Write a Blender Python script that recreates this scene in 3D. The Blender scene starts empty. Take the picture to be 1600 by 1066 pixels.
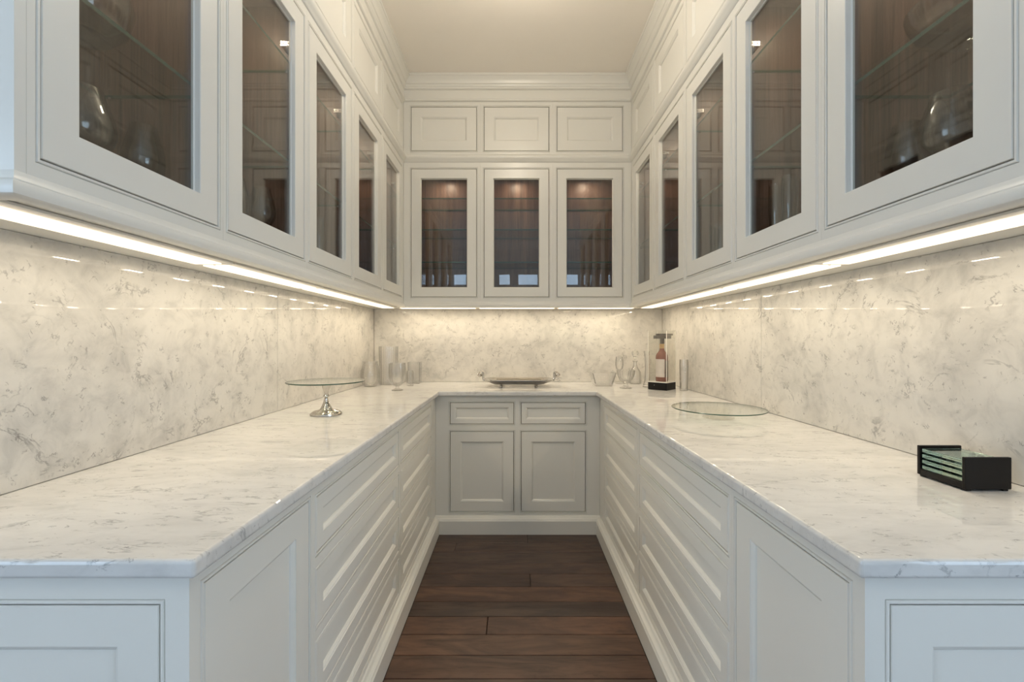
import bpy, bmesh, math, random
from mathutils import Vector, Matrix
rnd = random.Random(7)
S = bpy.context.scene
COL = S.collection
PI = math.pi

# ------------------------------------------------------------------ camera
F = 700.0                                   # focal length in pixels of the 1600 px frame
EYE = 1.274
cam = bpy.data.cameras.new('camera')
cam.sensor_width = 36.0
cam.lens = F / 1600 * 36.0
cam.shift_x = -4 / 1600
cam.shift_y = -3 / 1600
cam.clip_start = 0.02
co = bpy.data.objects.new('camera', cam)
co.location = (0, 0, EYE)
co.rotation_euler = (PI / 2, 0, 0)
COL.objects.link(co)
S.camera = co

# ------------------------------------------------------------------ exposure, sky
S.view_settings.view_transform = 'Standard'
S.view_settings.look = 'None'
S.view_settings.exposure = -0.06
S.view_settings.gamma = 1.0
S.view_settings.use_curve_mapping = False
world = bpy.data.worlds.new('sky')
S.world = world
world.use_nodes = True
bg = world.node_tree.nodes['Background']
SKY_C, SKY_L = (0.57, 0.76, 1.0), 3.4
bg.inputs['Color'].default_value = (*SKY_C, 1)
bg.inputs['Strength'].default_value = SKY_L
LENS_E = 2.2        # under-cabinet lens
LED_E = 265.0        # single lamps inside the lens
PUCK_E = 140.0       # cabinet puck lamps
FILL_GLOBE_E = 92.0       # added globe that brightens the ceiling and wall cabinets
FILL_DOWN_W = 6.0       # added kitchen fill lamps, watts
WARM = (1.0, 0.83, 0.60)

def area_light(name, loc, rot, sx, sy, radiance, color, parent=None, shape='RECTANGLE'):
    l = bpy.data.lights.new(name, 'AREA')
    l.shape = shape
    l.size, l.size_y = sx, sy
    l.energy = radiance * PI * sx * sy * (PI / 4 if shape == 'DISK' else 1)
    l.color = color
    o = bpy.data.objects.new(name, l)
    o.location = loc
    o.rotation_euler = rot
    o.parent = parent
    COL.objects.link(o)
    return o
world.cycles.sampling_method = 'NONE'

# kitchen windows behind the camera: (axis, plane, a0, a1, z0, z1)
CEIL = 3.165
KX0, KX1, KY0, KY1 = -3.4, 3.4, -3.0, 0.76
WINS = [('y', KY0, -1.30, -1.02, 2.42, 2.66), ('y', KY0, -0.335, -0.09, 2.42, 2.66),
        ('y', KY0, 0.07, 0.50, 2.42, 2.66), ('y', KY0, 1.07, 1.36, 2.42, 2.66),
        ('x', KX0, -2.8, -0.8, 0.3, 2.6), ('x', KX1, -2.8, -0.8, 0.3, 2.6)]  # the two wide side windows are added to bring in more daylight
for ax, pl, a0, a1, z0, z1 in WINS:
    c = (a0 + a1) / 2
    zc = (z0 + z1) / 2
    if ax == 'y':
        area_light('window_daylight', (c, pl - 0.13, zc), (PI / 2, 0, 0), a1 - a0, z1 - z0, SKY_L, SKY_C)
    elif pl < 0:
        area_light('window_daylight', (pl - 0.13, c, zc), (0, -PI / 2, 0), z1 - z0, a1 - a0, SKY_L, SKY_C)
    else:
        area_light('window_daylight', (pl + 0.13, c, zc), (0, PI / 2, 0), z1 - z0, a1 - a0, SKY_L, SKY_C)

# ------------------------------------------------------------------ node helpers
def new_mat(name):
    m = bpy.data.materials.new(name)
    m.use_nodes = True
    nt = m.node_tree
    nt.nodes.clear()
    out = nt.nodes.new('ShaderNodeOutputMaterial')
    return m, nt, out

def N(nt, typ, **kw):
    n = nt.nodes.new(typ)
    for k, v in kw.items():
        setattr(n, k, v)
    return n

def L(nt, a, b):
    nt.links.new(a, b)

def mathn(nt, op, a, b=None, clamp=False):
    n = nt.nodes.new('ShaderNodeMath')
    n.operation = op
    n.use_clamp = clamp
    for i, v in enumerate((a, b)):
        if v is None:
            continue
        if isinstance(v, (int, float)):
            n.inputs[i].default_value = v
        else:
            L(nt, v, n.inputs[i])
    return n.outputs[0]

def smooth(nt, val, lo, hi, a=0.0, b=1.0):
    n = nt.nodes.new('ShaderNodeMapRange')
    n.interpolation_type = 'SMOOTHSTEP'
    L(nt, val, n.inputs['Value'])
    n.inputs['From Min'].default_value = lo
    n.inputs['From Max'].default_value = hi
    n.inputs['To Min'].default_value = a
    n.inputs['To Max'].default_value = b
    return n.outputs[0]

def mixc(nt, fac, a, b, mode='MIX'):
    n = nt.nodes.new('ShaderNodeMix')
    n.data_type = 'RGBA'
    n.blend_type = mode
    if isinstance(fac, (int, float)):
        n.inputs['Factor'].default_value = fac
    else:
        L(nt, fac, n.inputs['Factor'])
    for s, v in ((6, a), (7, b)):
        if isinstance(v, tuple):
            n.inputs[s].default_value = (*v, 1)
        else:
            L(nt, v, n.inputs[s])
    return n.outputs[2]

def noise(nt, vec, scale, detail=4, rough=0.5, dist=0.0):
    n = nt.nodes.new('ShaderNodeTexNoise')
    n.inputs['Scale'].default_value = scale
    n.inputs['Detail'].default_value = detail
    n.inputs['Roughness'].default_value = rough
    n.inputs['Distortion'].default_value = dist
    if vec is not None:
        L(nt, vec, n.inputs['Vector'])
    return n.outputs['Fac']

def mapping(nt, scale=(1, 1, 1), rot=(0, 0, 0), loc=(0, 0, 0)):
    g = nt.nodes.new('ShaderNodeNewGeometry')
    m = nt.nodes.new('ShaderNodeMapping')
    m.vector_type = 'POINT'
    m.inputs['Scale'].default_value = scale
    m.inputs['Rotation'].default_value = rot
    m.inputs['Location'].default_value = loc
    L(nt, g.outputs['Position'], m.inputs['Vector'])
    return m.outputs['Vector']

def principled(nt, out, color, rough=0.5, metal=0.0, spec=0.5, coat=0.0):
    p = nt.nodes.new('ShaderNodeBsdfPrincipled')
    if isinstance(color, tuple):
        p.inputs['Base Color'].default_value = (*color, 1)
    else:
        L(nt, color, p.inputs['Base Color'])
    if isinstance(rough, (int, float)):
        p.inputs['Roughness'].default_value = rough
    else:
        L(nt, rough, p.inputs['Roughness'])
    p.inputs['Metallic'].default_value = metal
    p.inputs['Specular IOR Level'].default_value = spec
    p.inputs['Coat Weight'].default_value = coat
    p.inputs['Coat Roughness'].default_value = 0.03
    L(nt, p.outputs[0], out.inputs[0])
    return p

def bump(nt, p, h, strength, dist):
    b = nt.nodes.new('ShaderNodeBump')
    b.inputs['Strength'].default_value = strength
    b.inputs['Distance'].default_value = dist
    L(nt, h, b.inputs['Height'])
    L(nt, b.outputs[0], p.inputs['Normal'])

def plain(name, color, rough=0.4, metal=0.0, spec=0.5, vary=0.03, bmp=0.0):
    m, nt, out = new_mat(name)
    v = mapping(nt)
    n = noise(nt, v, 9, 3)
    c = mixc(nt, n, tuple(x * (1 - vary) for x in color), tuple(min(1, x * (1 + vary)) for x in color))
    p = principled(nt, out, c, rough, metal, spec)
    if bmp:
        bump(nt, p, noise(nt, v, 140, 2), bmp, 0.0006)
    return m

def emit(name, color, strength):
    m, nt, out = new_mat(name)
    e = nt.nodes.new('ShaderNodeEmission')
    e.inputs[0].default_value = (*color, 1)
    e.inputs[1].default_value = strength
    L(nt, e.outputs[0], out.inputs[0])
    return m

def marble(name, base, cloud, vein, sc, rot, stretch, vein_amt, fleck_amt, rough):
    m, nt, out = new_mat(name)
    v = mapping(nt, stretch, rot)
    # slow drifting clouds
    c1 = smooth(nt, noise(nt, v, 1.6 * sc, 6, 0.6, 0.8), 0.42, 0.72)
    c2 = smooth(nt, noise(nt, v, 7 * sc, 6, 0.65, 0.6), 0.40, 0.80)
    cl = mathn(nt, 'MULTIPLY', mathn(nt, 'ADD', mathn(nt, 'MULTIPLY', c1, 0.45), mathn(nt, 'MULTIPLY', c2, 0.55)), 1.0, True)
    col = mixc(nt, cl, base, cloud)
    # wandering veins, broken up by a mask
    a = mathn(nt, 'ABSOLUTE', mathn(nt, 'SUBTRACT', noise(nt, v, 3.3 * sc, 7, 0.62, 0.9), 0.5))
    ve = smooth(nt, a, 0.0, 0.022, 1.0, 0.0)
    mk = smooth(nt, noise(nt, v, 5.2 * sc, 3, 0.5, 0.4), 0.50, 0.66)
    ve = mathn(nt, 'MULTIPLY', mathn(nt, 'MULTIPLY', ve, mk), vein_amt, True)
    col = mixc(nt, ve, col, vein)
    # short darker flecks and strokes
    a2 = mathn(nt, 'ABSOLUTE', mathn(nt, 'SUBTRACT', noise(nt, v, 13 * sc, 5, 0.6, 1.2), 0.5))
    f = smooth(nt, a2, 0.0, 0.035, 1.0, 0.0)
    mk2 = smooth(nt, noise(nt, v, 17 * sc, 3, 0.6, 0.0), 0.56, 0.66)
    f = mathn(nt, 'MULTIPLY', mathn(nt, 'MULTIPLY', f, mk2), fleck_amt, True)
    col = mixc(nt, f, col, tuple(x * 0.75 for x in vein))
    df = nt.nodes.new('ShaderNodeBsdfDiffuse')
    L(nt, col, df.inputs['Color'])
    gl = nt.nodes.new('ShaderNodeBsdfGlossy')
    gl.inputs['Roughness'].default_value = rough
    gl.inputs['Color'].default_value = (1, 1, 1, 1)
    fr = nt.nodes.new('ShaderNodeFresnel')
    fr.inputs['IOR'].default_value = 1.5
    mx = nt.nodes.new('ShaderNodeMixShader')
    L(nt, mathn(nt, 'MULTIPLY', fr.outputs[0], 0.95), mx.inputs[0])
    L(nt, df.outputs[0], mx.inputs[1])
    L(nt, gl.outputs[0], mx.inputs[2])
    L(nt, mx.outputs[0], out.inputs[0])
    return m

def thin_glass(name, tint, extra=1.0):
    m, nt, out = new_mat(name)
    g = nt.nodes.new('ShaderNodeNewGeometry')
    mr = nt.nodes.new('ShaderNodeMapRange')
    L(nt, g.outputs['Backfacing'], mr.inputs['Value'])
    mr.inputs['To Min'].default_value = 1.52
    mr.inputs['To Max'].default_value = 1 / 1.52
    fr = nt.nodes.new('ShaderNodeFresnel')
    L(nt, mr.outputs[0], fr.inputs['IOR'])
    fac = mathn(nt, 'MULTIPLY', fr.outputs[0], extra, True)
    tr = nt.nodes.new('ShaderNodeBsdfTransparent')
    tr.inputs[0].default_value = (*tint, 1)
    gl = nt.nodes.new('ShaderNodeBsdfGlossy')
    gl.inputs['Roughness'].default_value = 0.0
    gl.inputs['Color'].default_value = (1, 1, 1, 1)
    mx = nt.nodes.new('ShaderNodeMixShader')
    L(nt, fac, mx.inputs[0])
    L(nt, tr.outputs[0], mx.inputs[1])
    L(nt, gl.outputs[0], mx.inputs[2])
    L(nt, mx.outputs[0], out.inputs[0])
    return m

def real_glass(name, color, rough=0.0, ior=1.5):
    m, nt, out = new_mat(name)
    g = nt.nodes.new('ShaderNodeBsdfGlass')
    g.inputs['Color'].default_value = (*color, 1)
    g.inputs['Roughness'].default_value = rough
    g.inputs['IOR'].default_value = ior
    L(nt, g.outputs[0], out.inputs[0])
    return m

def walnut(name):
    m, nt, out = new_mat(name)
    v = mapping(nt, (26, 26, 0.9))
    n1 = noise(nt, v, 1.0, 6, 0.65, 0.5)
    v2 = mapping(nt, (5, 5, 0.5))
    n2 = noise(nt, v2, 1.0, 4, 0.5, 1.2)
    v3 = mapping(nt, (150, 150, 4))
    n3 = noise(nt, v3, 1.0, 2, 0.5)
    col = mixc(nt, smooth(nt, n1, 0.3, 0.7), (0.095, 0.048, 0.033), (0.28, 0.158, 0.11))
    col = mixc(nt, smooth(nt, n2, 0.35, 0.7), col, (0.18, 0.10, 0.072))
    col = mixc(nt, mathn(nt, 'MULTIPLY', smooth(nt, n3, 0.45, 0.7), 0.45), col, (0.05, 0.022, 0.014))
    principled(nt, out, col, 0.42)
    return m

def plank_wood(name):
    m, nt, out = new_mat(name)
    oi = nt.nodes.new('ShaderNodeObjectInfo')
    g = nt.nodes.new('ShaderNodeNewGeometry')
    off = nt.nodes.new('ShaderNodeVectorMath')
    off.operation = 'ADD'
    cmb = nt.nodes.new('ShaderNodeCombineXYZ')
    L(nt, mathn(nt, 'MULTIPLY', oi.outputs['Random'], 37.0), cmb.inputs[0])
    L(nt, mathn(nt, 'MULTIPLY', oi.outputs['Random'], 11.0), cmb.inputs[2])
    L(nt, g.outputs['Position'], off.inputs[0])
    L(nt, cmb.outputs[0], off.inputs[1])
    def mp(s):
        mm = nt.nodes.new('ShaderNodeMapping')
        mm.inputs['Scale'].default_value = s
        L(nt, off.outputs[0], mm.inputs['Vector'])
        return mm.outputs[0]
    fine = noise(nt, mp((5, 70, 5)), 1.0, 6, 0.7, 1.0)
    broad = noise(nt, mp((1.8, 7, 1)), 1.0, 5, 0.6, 2.2)
    blot = noise(nt, mp((4.5, 9, 1)), 1.0, 5, 0.6, 0.8)
    c = mixc(nt, smooth(nt, broad, 0.3, 0.7), (0.62, 0.58, 0.60), (1.35, 1.25, 1.15))
    col = mixc(nt, 1.0, oi.outputs['Color'], c, 'MULTIPLY')
    col = mixc(nt, mathn(nt, 'MULTIPLY', smooth(nt, fine, 0.5, 0.75), 0.65), col, (0.02, 0.010, 0.007))
    col = mixc(nt, mathn(nt, 'MULTIPLY', smooth(nt, blot, 0.56, 0.78), 0.55), col, (0.030, 0.018, 0.014))
    p = principled(nt, out, col, smooth(nt, fine, 0.2, 0.8, 0.30, 0.45))
    bump(nt, p, fine, 0.25, 0.001)
    return m

M = {}
M['paint'] = plain('cabinet_paint', (0.80, 0.785, 0.73), 0.30, vary=0.012)
M['ceiling'] = plain('ceiling_paint', (0.97, 0.92, 0.85), 0.85, vary=0.015)
M['wall'] = plain('kitchen_wall_paint', (0.80, 0.79, 0.77), 0.8)
M['walnut'] = walnut('walnut_veneer')
M['plank'] = plank_wood('dark_floor_wood')
M['gap'] = plain('dark_subfloor', (0.012, 0.009, 0.007), 0.9)
M['marble_wall'] = marble('marble_slab_honed', (0.67, 0.64, 0.585), (0.40, 0.385, 0.36), (0.20, 0.19, 0.18), 1.0,
                          (0.5, 0.35, 0.2), (2.0, 2.0, 2.0), 0.6, 0.6, 0.022)
M['marble_top'] = marble('marble_worktop', (0.72, 0.71, 0.69), (0.54, 0.535, 0.525), (0.22, 0.22, 0.225), 1.0,
                         (0, 0, 0.40), (1.5, 3.6, 2.6), 0.55, 0.6, 0.015)
M['grout'] = plain('slab_joint', (0.30, 0.27, 0.22), 0.9)
M['pane'] = thin_glass('door_glass', (0.93, 0.94, 0.93), 1.0)
M['shelf_glass'] = thin_glass('shelf_glass', (0.95, 0.975, 0.96))
M['glass_edge'] = plain('green_glass_edge', (0.030, 0.075, 0.052), 0.15)
M['clear'] = real_glass('clear_glass', (0.985, 0.99, 0.985))
def half_glass(name):
    m, nt, out = new_mat(name)
    g = nt.nodes.new('ShaderNodeNewGeometry')
    mr = nt.nodes.new('ShaderNodeMapRange')
    L(nt, g.outputs['Backfacing'], mr.inputs['Value'])
    mr.inputs['To Min'].default_value = 1.5
    mr.inputs['To Max'].default_value = 1 / 1.5
    fr = nt.nodes.new('ShaderNodeFresnel')
    L(nt, mr.outputs[0], fr.inputs['IOR'])
    tr = nt.nodes.new('ShaderNodeBsdfTransparent')
    gl = nt.nodes.new('ShaderNodeBsdfGlossy'); gl.inputs['Roughness'].default_value = 0.02
    mx = nt.nodes.new('ShaderNodeMixShader')
    L(nt, mathn(nt, 'MULTIPLY', fr.outputs[0], 1.8, True), mx.inputs[0]); L(nt, tr.outputs[0], mx.inputs[1]); L(nt, gl.outputs[0], mx.inputs[2])
    gg = nt.nodes.new('ShaderNodeBsdfGlass'); gg.inputs['IOR'].default_value = 1.45
    m2 = nt.nodes.new('ShaderNodeMixShader'); m2.inputs[0].default_value = 0.32
    L(nt, mx.outputs[0], m2.inputs[1]); L(nt, gg.outputs[0], m2.inputs[2]); L(nt, m2.outputs[0], out.inputs[0])
    return m
M['thin'] = half_glass('clear_glassware')
M['acrylic'] = thin_glass('acrylic_sheet', (0.97, 0.97, 0.96))
M['green_glass'] = real_glass('pale_green_glass', (0.88, 0.96, 0.93))
M['acrylic_edge'] = plain('acrylic_edge', (0.90, 0.88, 0.82), 0.2)
M['silver'] = plain('polished_silver', (0.60, 0.57, 0.53), 0.06, 1.0, vary=0.01)
M['chrome'] = plain('chrome', (0.85, 0.84, 0.82), 0.16, 1.0, vary=0.01)
M['nickel_dark'] = plain('dark_hinge_cup', (0.20, 0.19, 0.18), 0.3, 0.8)
M['black'] = plain('black_lacquer', (0.006, 0.005, 0.005), 0.35, spec=0.25)
M['grey_plastic'] = plain('dark_grey_plastic', (0.085, 0.075, 0.065), 0.35)
M['rose'] = plain('rose_wine', (0.24, 0.092, 0.068), 0.10)
M['foil'] = plain('gold_foil', (0.55, 0.36, 0.17), 0.35, 0.3)
M['label'] = plain('bottle_label', (0.68, 0.62, 0.58), 0.7)
M['label_dark'] = plain('dark_back_label', (0.13, 0.11, 0.09), 0.6)
M['lens'] = emit('light_lens', WARM, LENS_E)
M['lens'].cycles.emission_sampling = 'NONE'
M['card'] = plain('white_card', (0.70, 0.66, 0.62), 0.6)

# ------------------------------------------------------------------ mesh helpers
ORG = {}   # world position of every object made here

class MB:
    def __init__(self):
        self.v = []
        self.f = []
        self.mi = []
        self.slot = 0
    def add(self, vs, fs):
        b = len(self.v)
        self.v += [tuple(p) for p in vs]
        for f in fs:
            self.f.append([b + i for i in f])
            self.mi.append(self.slot)
        return self
    def box(self, x0, x1, y0, y1, z0, z1, T=None):
        x0, x1 = sorted((x0, x1)); y0, y1 = sorted((y0, y1)); z0, z1 = sorted((z0, z1))
        vs = [(x, y, z) for x in (x0, x1) for y in (y0, y1) for z in (z0, z1)]
        if T: vs = [T(*p) for p in vs]
        return self.add(vs, [(0, 1, 3, 2), (4, 6, 7, 5), (0, 4, 5, 1), (2, 3, 7, 6), (0, 2, 6, 4), (1, 5, 7, 3)])
    def rings(self, rings, cap0=True, cap1=True, closed=False):
        n = len(rings[0])
        vs = [p for r in rings for p in r]
        fs = []
        R = len(rings)
        for i in range(R if closed else R - 1):
            j = (i + 1) % R
            for k in range(n):
                l = (k + 1) % n
                fs.append((i * n + k, i * n + l, j * n + l, j * n + k))
        if not closed and cap0: fs.append(tuple(range(n))[::-1])
        if not closed and cap1: fs.append(tuple((R - 1) * n + k for k in range(n)))
        return self.add(vs, fs)
    def lathe(self, prof, n=32, c=(0, 0, 0), T=None, closed=False, ribs=0, ribamp=0.0):
        """prof: (r, z) pairs; r=0 ends make poles."""
        rings = []
        for r, z in prof:
            ring = []
            for k in range(n):
                a = 2 * PI * k / n
                rr = max(r, 1e-5)
                if ribs: rr *= 1 + ribamp * math.cos(ribs * a)
                ring.append((c[0] + rr * math.cos(a), c[1] + rr * math.sin(a), c[2] + z))
            if T: ring = [T(*p) for p in ring]
            rings.append(ring)
        return self.rings(rings, True, True, closed)
    def tube(self, pts, r, n=12):
        pts = [Vector(p) for p in pts]
        rings = []
        for i, p in enumerate(pts):
            d = (pts[min(i + 1, len(pts) - 1)] - pts[max(i - 1, 0)]).normalized()
            up = Vector((0, 1, 0)) if abs(d.y) < 0.9 else Vector((1, 0, 0))
            a = d.cross(up).normalized(); b = d.cross(a)
            rr = r[i] if isinstance(r, (list, tuple)) else r
            rings.append([p + rr * (math.cos(2 * PI * k / n) * a + math.sin(2 * PI * k / n) * b) for k in range(n)])
        return self.rings(rings)
    def sphere(self, c, r, n=16, m=10):
        return self.lathe([(r * math.sin(PI * i / m), -r * math.cos(PI * i / m)) for i in range(m + 1)], n, c)

def origin_of(o):
    return ORG.get(o.name, Vector((0, 0, 0)))

def part(name, mb, mat, parent=None, loc=None, smooth_sh=False, bevel=0.0, bseg=2, color=None):
    """links mb (world coordinates) as one mesh object, child of parent"""
    me = bpy.data.meshes.new(name)
    o0 = origin_of(parent) if parent else Vector(loc or (0, 0, 0))
    me.from_pydata([Vector(p) - o0 for p in mb.v], [], mb.f)
    mats = mat if isinstance(mat, (list, tuple)) else [mat]
    for m_ in mats: me.materials.append(m_)
    for p, i in zip(me.polygons, mb.mi): p.material_index = i
    bm = bmesh.new()
    bm.from_mesh(me)
    bmesh.ops.remove_doubles(bm, verts=bm.verts, dist=1e-6)
    bmesh.ops.recalc_face_normals(bm, faces=bm.faces)
    bm.to_mesh(me)
    bm.free()
    if smooth_sh:
        me.shade_smooth()
        me.set_sharp_from_angle(angle=math.radians(38))
    o = bpy.data.objects.new(name, me)
    COL.objects.link(o)
    if parent:
        o.parent = parent
    else:
        o.location = o0
    if bevel:
        b = o.modifiers.new('bevel', 'BEVEL')
        b.width = bevel; b.segments = bseg; b.limit_method = 'ANGLE'
        b.angle_limit = math.radians(35)
        b.harden_normals = bool(smooth_sh)
    if color: o.color = color
    ORG[o.name] = o0
    return o

def tag(o, label, cat, group=None, kind=None):
    o['label'] = label
    o['category'] = cat
    if group: o['group'] = group
    if kind: o['kind'] = kind
    return o

def thing(name, loc, label, cat, group=None, kind=None):
    o = bpy.data.objects.new(name, None)
    o.location = loc
    o.empty_display_size = 0.05
    COL.objects.link(o)
    ORG[o.name] = Vector(loc)
    return tag(o, label, cat, group, kind)

def copy_thing(root, loc, label, group=None):
    def cp(o, par):
        c = o.copy()
        COL.objects.link(c)
        if par is not None: c.parent = par
        for ch in [x for x in KIDS.get(o.name, [])]:
            cp(ch, c)
        return c
    c = cp(root, None)
    c.location = loc
    ORG[c.name] = Vector(loc)
    c['label'] = label
    if group: c['group'] = group
    return c
KIDS = {}
def index_kids():
    KIDS.clear()
    for o in list(COL.objects):
        if o.parent: KIDS.setdefault(o.parent.name, []).append(o)

def sweep(path, prof):
    """closed profile (w, z) swept along an XY polyline; w points to the right of the walk"""
    P = [Vector((p[0], p[1])) for p in path]
    nrm = []
    for i in range(len(P) - 1):
        d = (P[i + 1] - P[i]).normalized()
        nrm.append(Vector((d.y, -d.x)))
    mb = MB()
    rings = []
    for i, p in enumerate(P):
        if i == 0: m = nrm[0]
        elif i == len(P) - 1: m = nrm[-1]
        else:
            s = nrm[i - 1] + nrm[i]
            m = s / (s.dot(nrm[i]))
        rings.append([(p.x + m.x * w, p.y + m.y * w, z) for w, z in prof])
    mb.rings(rings)
    return mb

# ------------------------------------------------------------------ scene dimensions
XWL, XWR, YW = -1.116, 1.172, 3.553           # marble faces
XUL, XUR, YU = -0.80, 0.8425, 3.23            # wall-cabinet faces
XBL, XBR, YB = -0.52, 0.56, 2.944             # base-cabinet faces
XCL, XCR, YC = -0.492, 0.532, 2.905           # worktop edges
YEND = 0.716                                  # cabinet ends facing the kitchen
YTOP = 0.688                                  # worktop ends
ZT = 0.934
TH = 0.02

# ------------------------------------------------------------------ structure
def structure(name, mb, mat, label, cat, **kw):
    return tag(part(name, mb, mat, **kw), label, cat, kind='structure')

floor = structure('floor', MB().box(KX0 - 0.1, KX1 + 0.1, KY0 - 0.1, YW + 0.1, -0.12, -0.016), M['gap'],
                  'dark brown wooden plank floor between the white cabinets', 'floor')
structure('ceiling', MB().box(KX0 - 0.1, KX1 + 0.1, KY0 - 0.1, YW + 0.1, CEIL, CEIL + 0.1), M['ceiling'],
          'smooth cream ceiling above the crown moulding', 'ceiling')
wl = structure('wall_left', MB().box(XWL - 0.14, XWL - TH, YEND + 0.02, YW + TH, 0, CEIL), M['paint'],
               'left pantry wall faced with veined marble slabs', 'wall')
wr = structure('wall_right', MB().box(XWR + TH, XWR + 0.14, YEND + 0.02, YW + TH, 0, CEIL), M['paint'],
               'right pantry wall faced with veined marble slabs', 'wall')
wb = structure('wall_back', MB().box(XWL - 0.14, XWR + 0.14, YW + TH, YW + 0.14, 0, CEIL), M['paint'],
               'end wall of the pantry faced with marble behind the silver tray', 'wall')
structure('wall_front_left', MB().box(KX0, XWL - 0.142, YEND + 0.02, YEND + 0.14, 0, CEIL), M['wall'],
          'kitchen wall left of the pantry opening', 'wall')
structure('wall_front_right', MB().box(XWR + 0.142, KX1, YEND + 0.02, YEND + 0.14, 0, CEIL), M['wall'],
          'kitchen wall right of the pantry opening', 'wall')

def pierced(ax, pl, thick, a0, a1, holes):
    mb = MB()
    cur = a0
    def bx(p0, p1, z0, z1):
        if ax == 'y': mb.box(p0, p1, pl - thick, pl, z0, z1)
        else: mb.box(pl, pl + thick, p0, p1, z0, z1)
    for h0, h1, z0, z1 in sorted(holes):
        bx(cur, h0, 0, CEIL); bx(h0, h1, 0, z0); bx(h0, h1, z1, CEIL)
        cur = h1
    bx(cur, a1, 0, CEIL)
    return mb
structure('wall_rear', pierced('y', KY0, 0.12, KX0, KX1, [w[2:] for w in WINS if w[0] == 'y']), M['wall'],
          'kitchen wall with narrow windows behind the camera', 'wall')
structure('wall_kitchen_left', pierced('x', KX0, -0.12, KY0, YEND + 0.14, [w[2:] for w in WINS if w[0] == 'x' and w[1] < 0]), M['wall'],
          'left kitchen wall with an added wide window', 'wall')
structure('wall_kitchen_right', pierced('x', KX1, 0.12, KY0, YEND + 0.14, [w[2:] for w in WINS if w[0] == 'x' and w[1] > 0]), M['wall'],
          'right kitchen wall with an added wide window', 'wall')
for i, (ax, pl, a0, a1, z0, z1) in enumerate(WINS):
    mb = MB()
    s = 0.035 if a1 - a0 > 1 else 0.012
    def bx(p0, p1, q0, q1):
        if ax == 'y': mb.box(p0, p1, pl - 0.08, pl - 0.04, q0, q1)
        else:
            sg = 1 if pl > 0 else -1
            mb.box(pl + sg * 0.04, pl + sg * 0.08, p0, p1, q0, q1)
    bx(a0, a0 + s, z0, z1); bx(a1 - s, a1, z0, z1)
    bx(a0 + s, a1 - s, z0, z0 + s); bx(a0 + s, a1 - s, z1 - s, z1)
    zm = (z0 + z1) / 2
    if z1 - z0 > 1: bx(a0 + s, a1 - s, zm - 0.02, zm + 0.02)
    if a1 - a0 > 1:
        m_ = (a0 + a1) / 2
        bx(m_ - 0.03, m_ + 0.03, z0 + s, zm - 0.02); bx(m_ - 0.03, m_ + 0.03, zm + 0.02, z1 - s)
    side = ['far left narrow', 'left narrow', 'middle', 'right narrow', 'added wide left wall', 'added wide right wall'][i]
    win = structure('window_%d' % (i + 1), mb, M['paint'], side + ' kitchen window in white frame behind the camera', 'window')
    mb = MB()
    if ax == 'y': mb.box(a0 + s, a1 - s, pl - 0.062, pl - 0.058, z0 + s, z1 - s)
    else:
        sg = 1 if pl > 0 else -1
        mb.box(pl + sg * 0.058, pl + sg * 0.062, a0 + s, a1 - s, z0 + s, z1 - s)
    part('window_pane', mb, M['acrylic'], win)

# marble slabs on the walls, one object each
def slab(name, mb, wall):
    return part(name, mb, M['marble_wall'], wall, bevel=0.0015, bseg=1)
SEAM_L, SEAM_R = 2.11, 2.13
J = 0.0012
zb0, zb1 = ZT + 0.001, 1.5145
slab('marble_slab', MB().box(XWL - TH + 0.0005, XWL, YEND + 0.02, SEAM_L - J, zb0, zb1), wl)
slab('marble_slab', MB().box(XWL - TH + 0.0005, XWL, SEAM_L + J, YW - J, zb0, zb1), wl)
slab('marble_slab', MB().box(XWR, XWR + TH - 0.0005, YEND + 0.02, SEAM_R - J, zb0, zb1), wr)
slab('marble_slab', MB().box(XWR, XWR + TH - 0.0005, SEAM_R + J, YW - J, zb0, zb1), wr)
slab('marble_slab', MB().box(XWL + J, XWR - J, YW, YW + TH - 0.0005, zb0, zb1), wb)
for nm, w, mb in (('slab_joint', wl, MB().box(XWL - TH + 0.001, XWL - 0.003, SEAM_L - J, SEAM_L + J, zb0, zb1)),
                  ('slab_joint', wr, MB().box(XWR + 0.003, XWR + TH - 0.001, SEAM_R - J, SEAM_R + J, zb0, zb1))):
    part(nm, mb, M['grout'], w)

# floor planks, one object each
tones = [(0.112, 0.065, 0.045), (0.094, 0.058, 0.043), (0.148, 0.083, 0.055), (0.080, 0.052, 0.040), (0.125, 0.068, 0.046)]
rows = [2.9145, 2.80, 2.678, 2.548, 2.43, 2.304, 2.175, 2.057, 1.932, 1.805, 1.68, 1.556]
y = rows[-1]
while y > KY0 + 0.13:
    y -= 0.1245
    rows.append(y)
joints = {0: [0.083], 1: [-0.36], 4: [0.083], 7: [-0.122]}
# plank tone per visible row (left piece, right piece)
for i in range(len(rows) - 1):
    y1, y0 = rows[i], rows[i + 1]
    if y0 > YEND - 0.1: xa, xb = XBL + 0.03, XBR - 0.03
    else: xa, xb = KX0, KX1
    cuts = [xa]
    if i in joints: cuts += joints[i]
    elif xb - xa > 2:
        c = xa + rnd.uniform(0.5, 1.6)
        while c < xb - 0.4:
            cuts.append(c); c += rnd.uniform(1.2, 1.9)
    cuts.append(xb)
    for a, b in zip(cuts[:-1], cuts[1:]):
        t = tones[rnd.randrange(5)] if i > 8 or i in (6,) else tones[[3, 1, 3, 1, 1, 2, 2, 4, 2][min(i, 8)]]
        k = rnd.uniform(0.9, 1.12)
        g = 0.0016
        cx = (a + b) / 2
        mb = MB().box(a + g, b - g, y0 + g, y1 - g, -0.0155, 0.0)
        part('plank', mb, M['plank'], floor, bevel=0.0016, bseg=1, color=(t[0] * k, t[1] * k, t[2] * k, 1))

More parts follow.
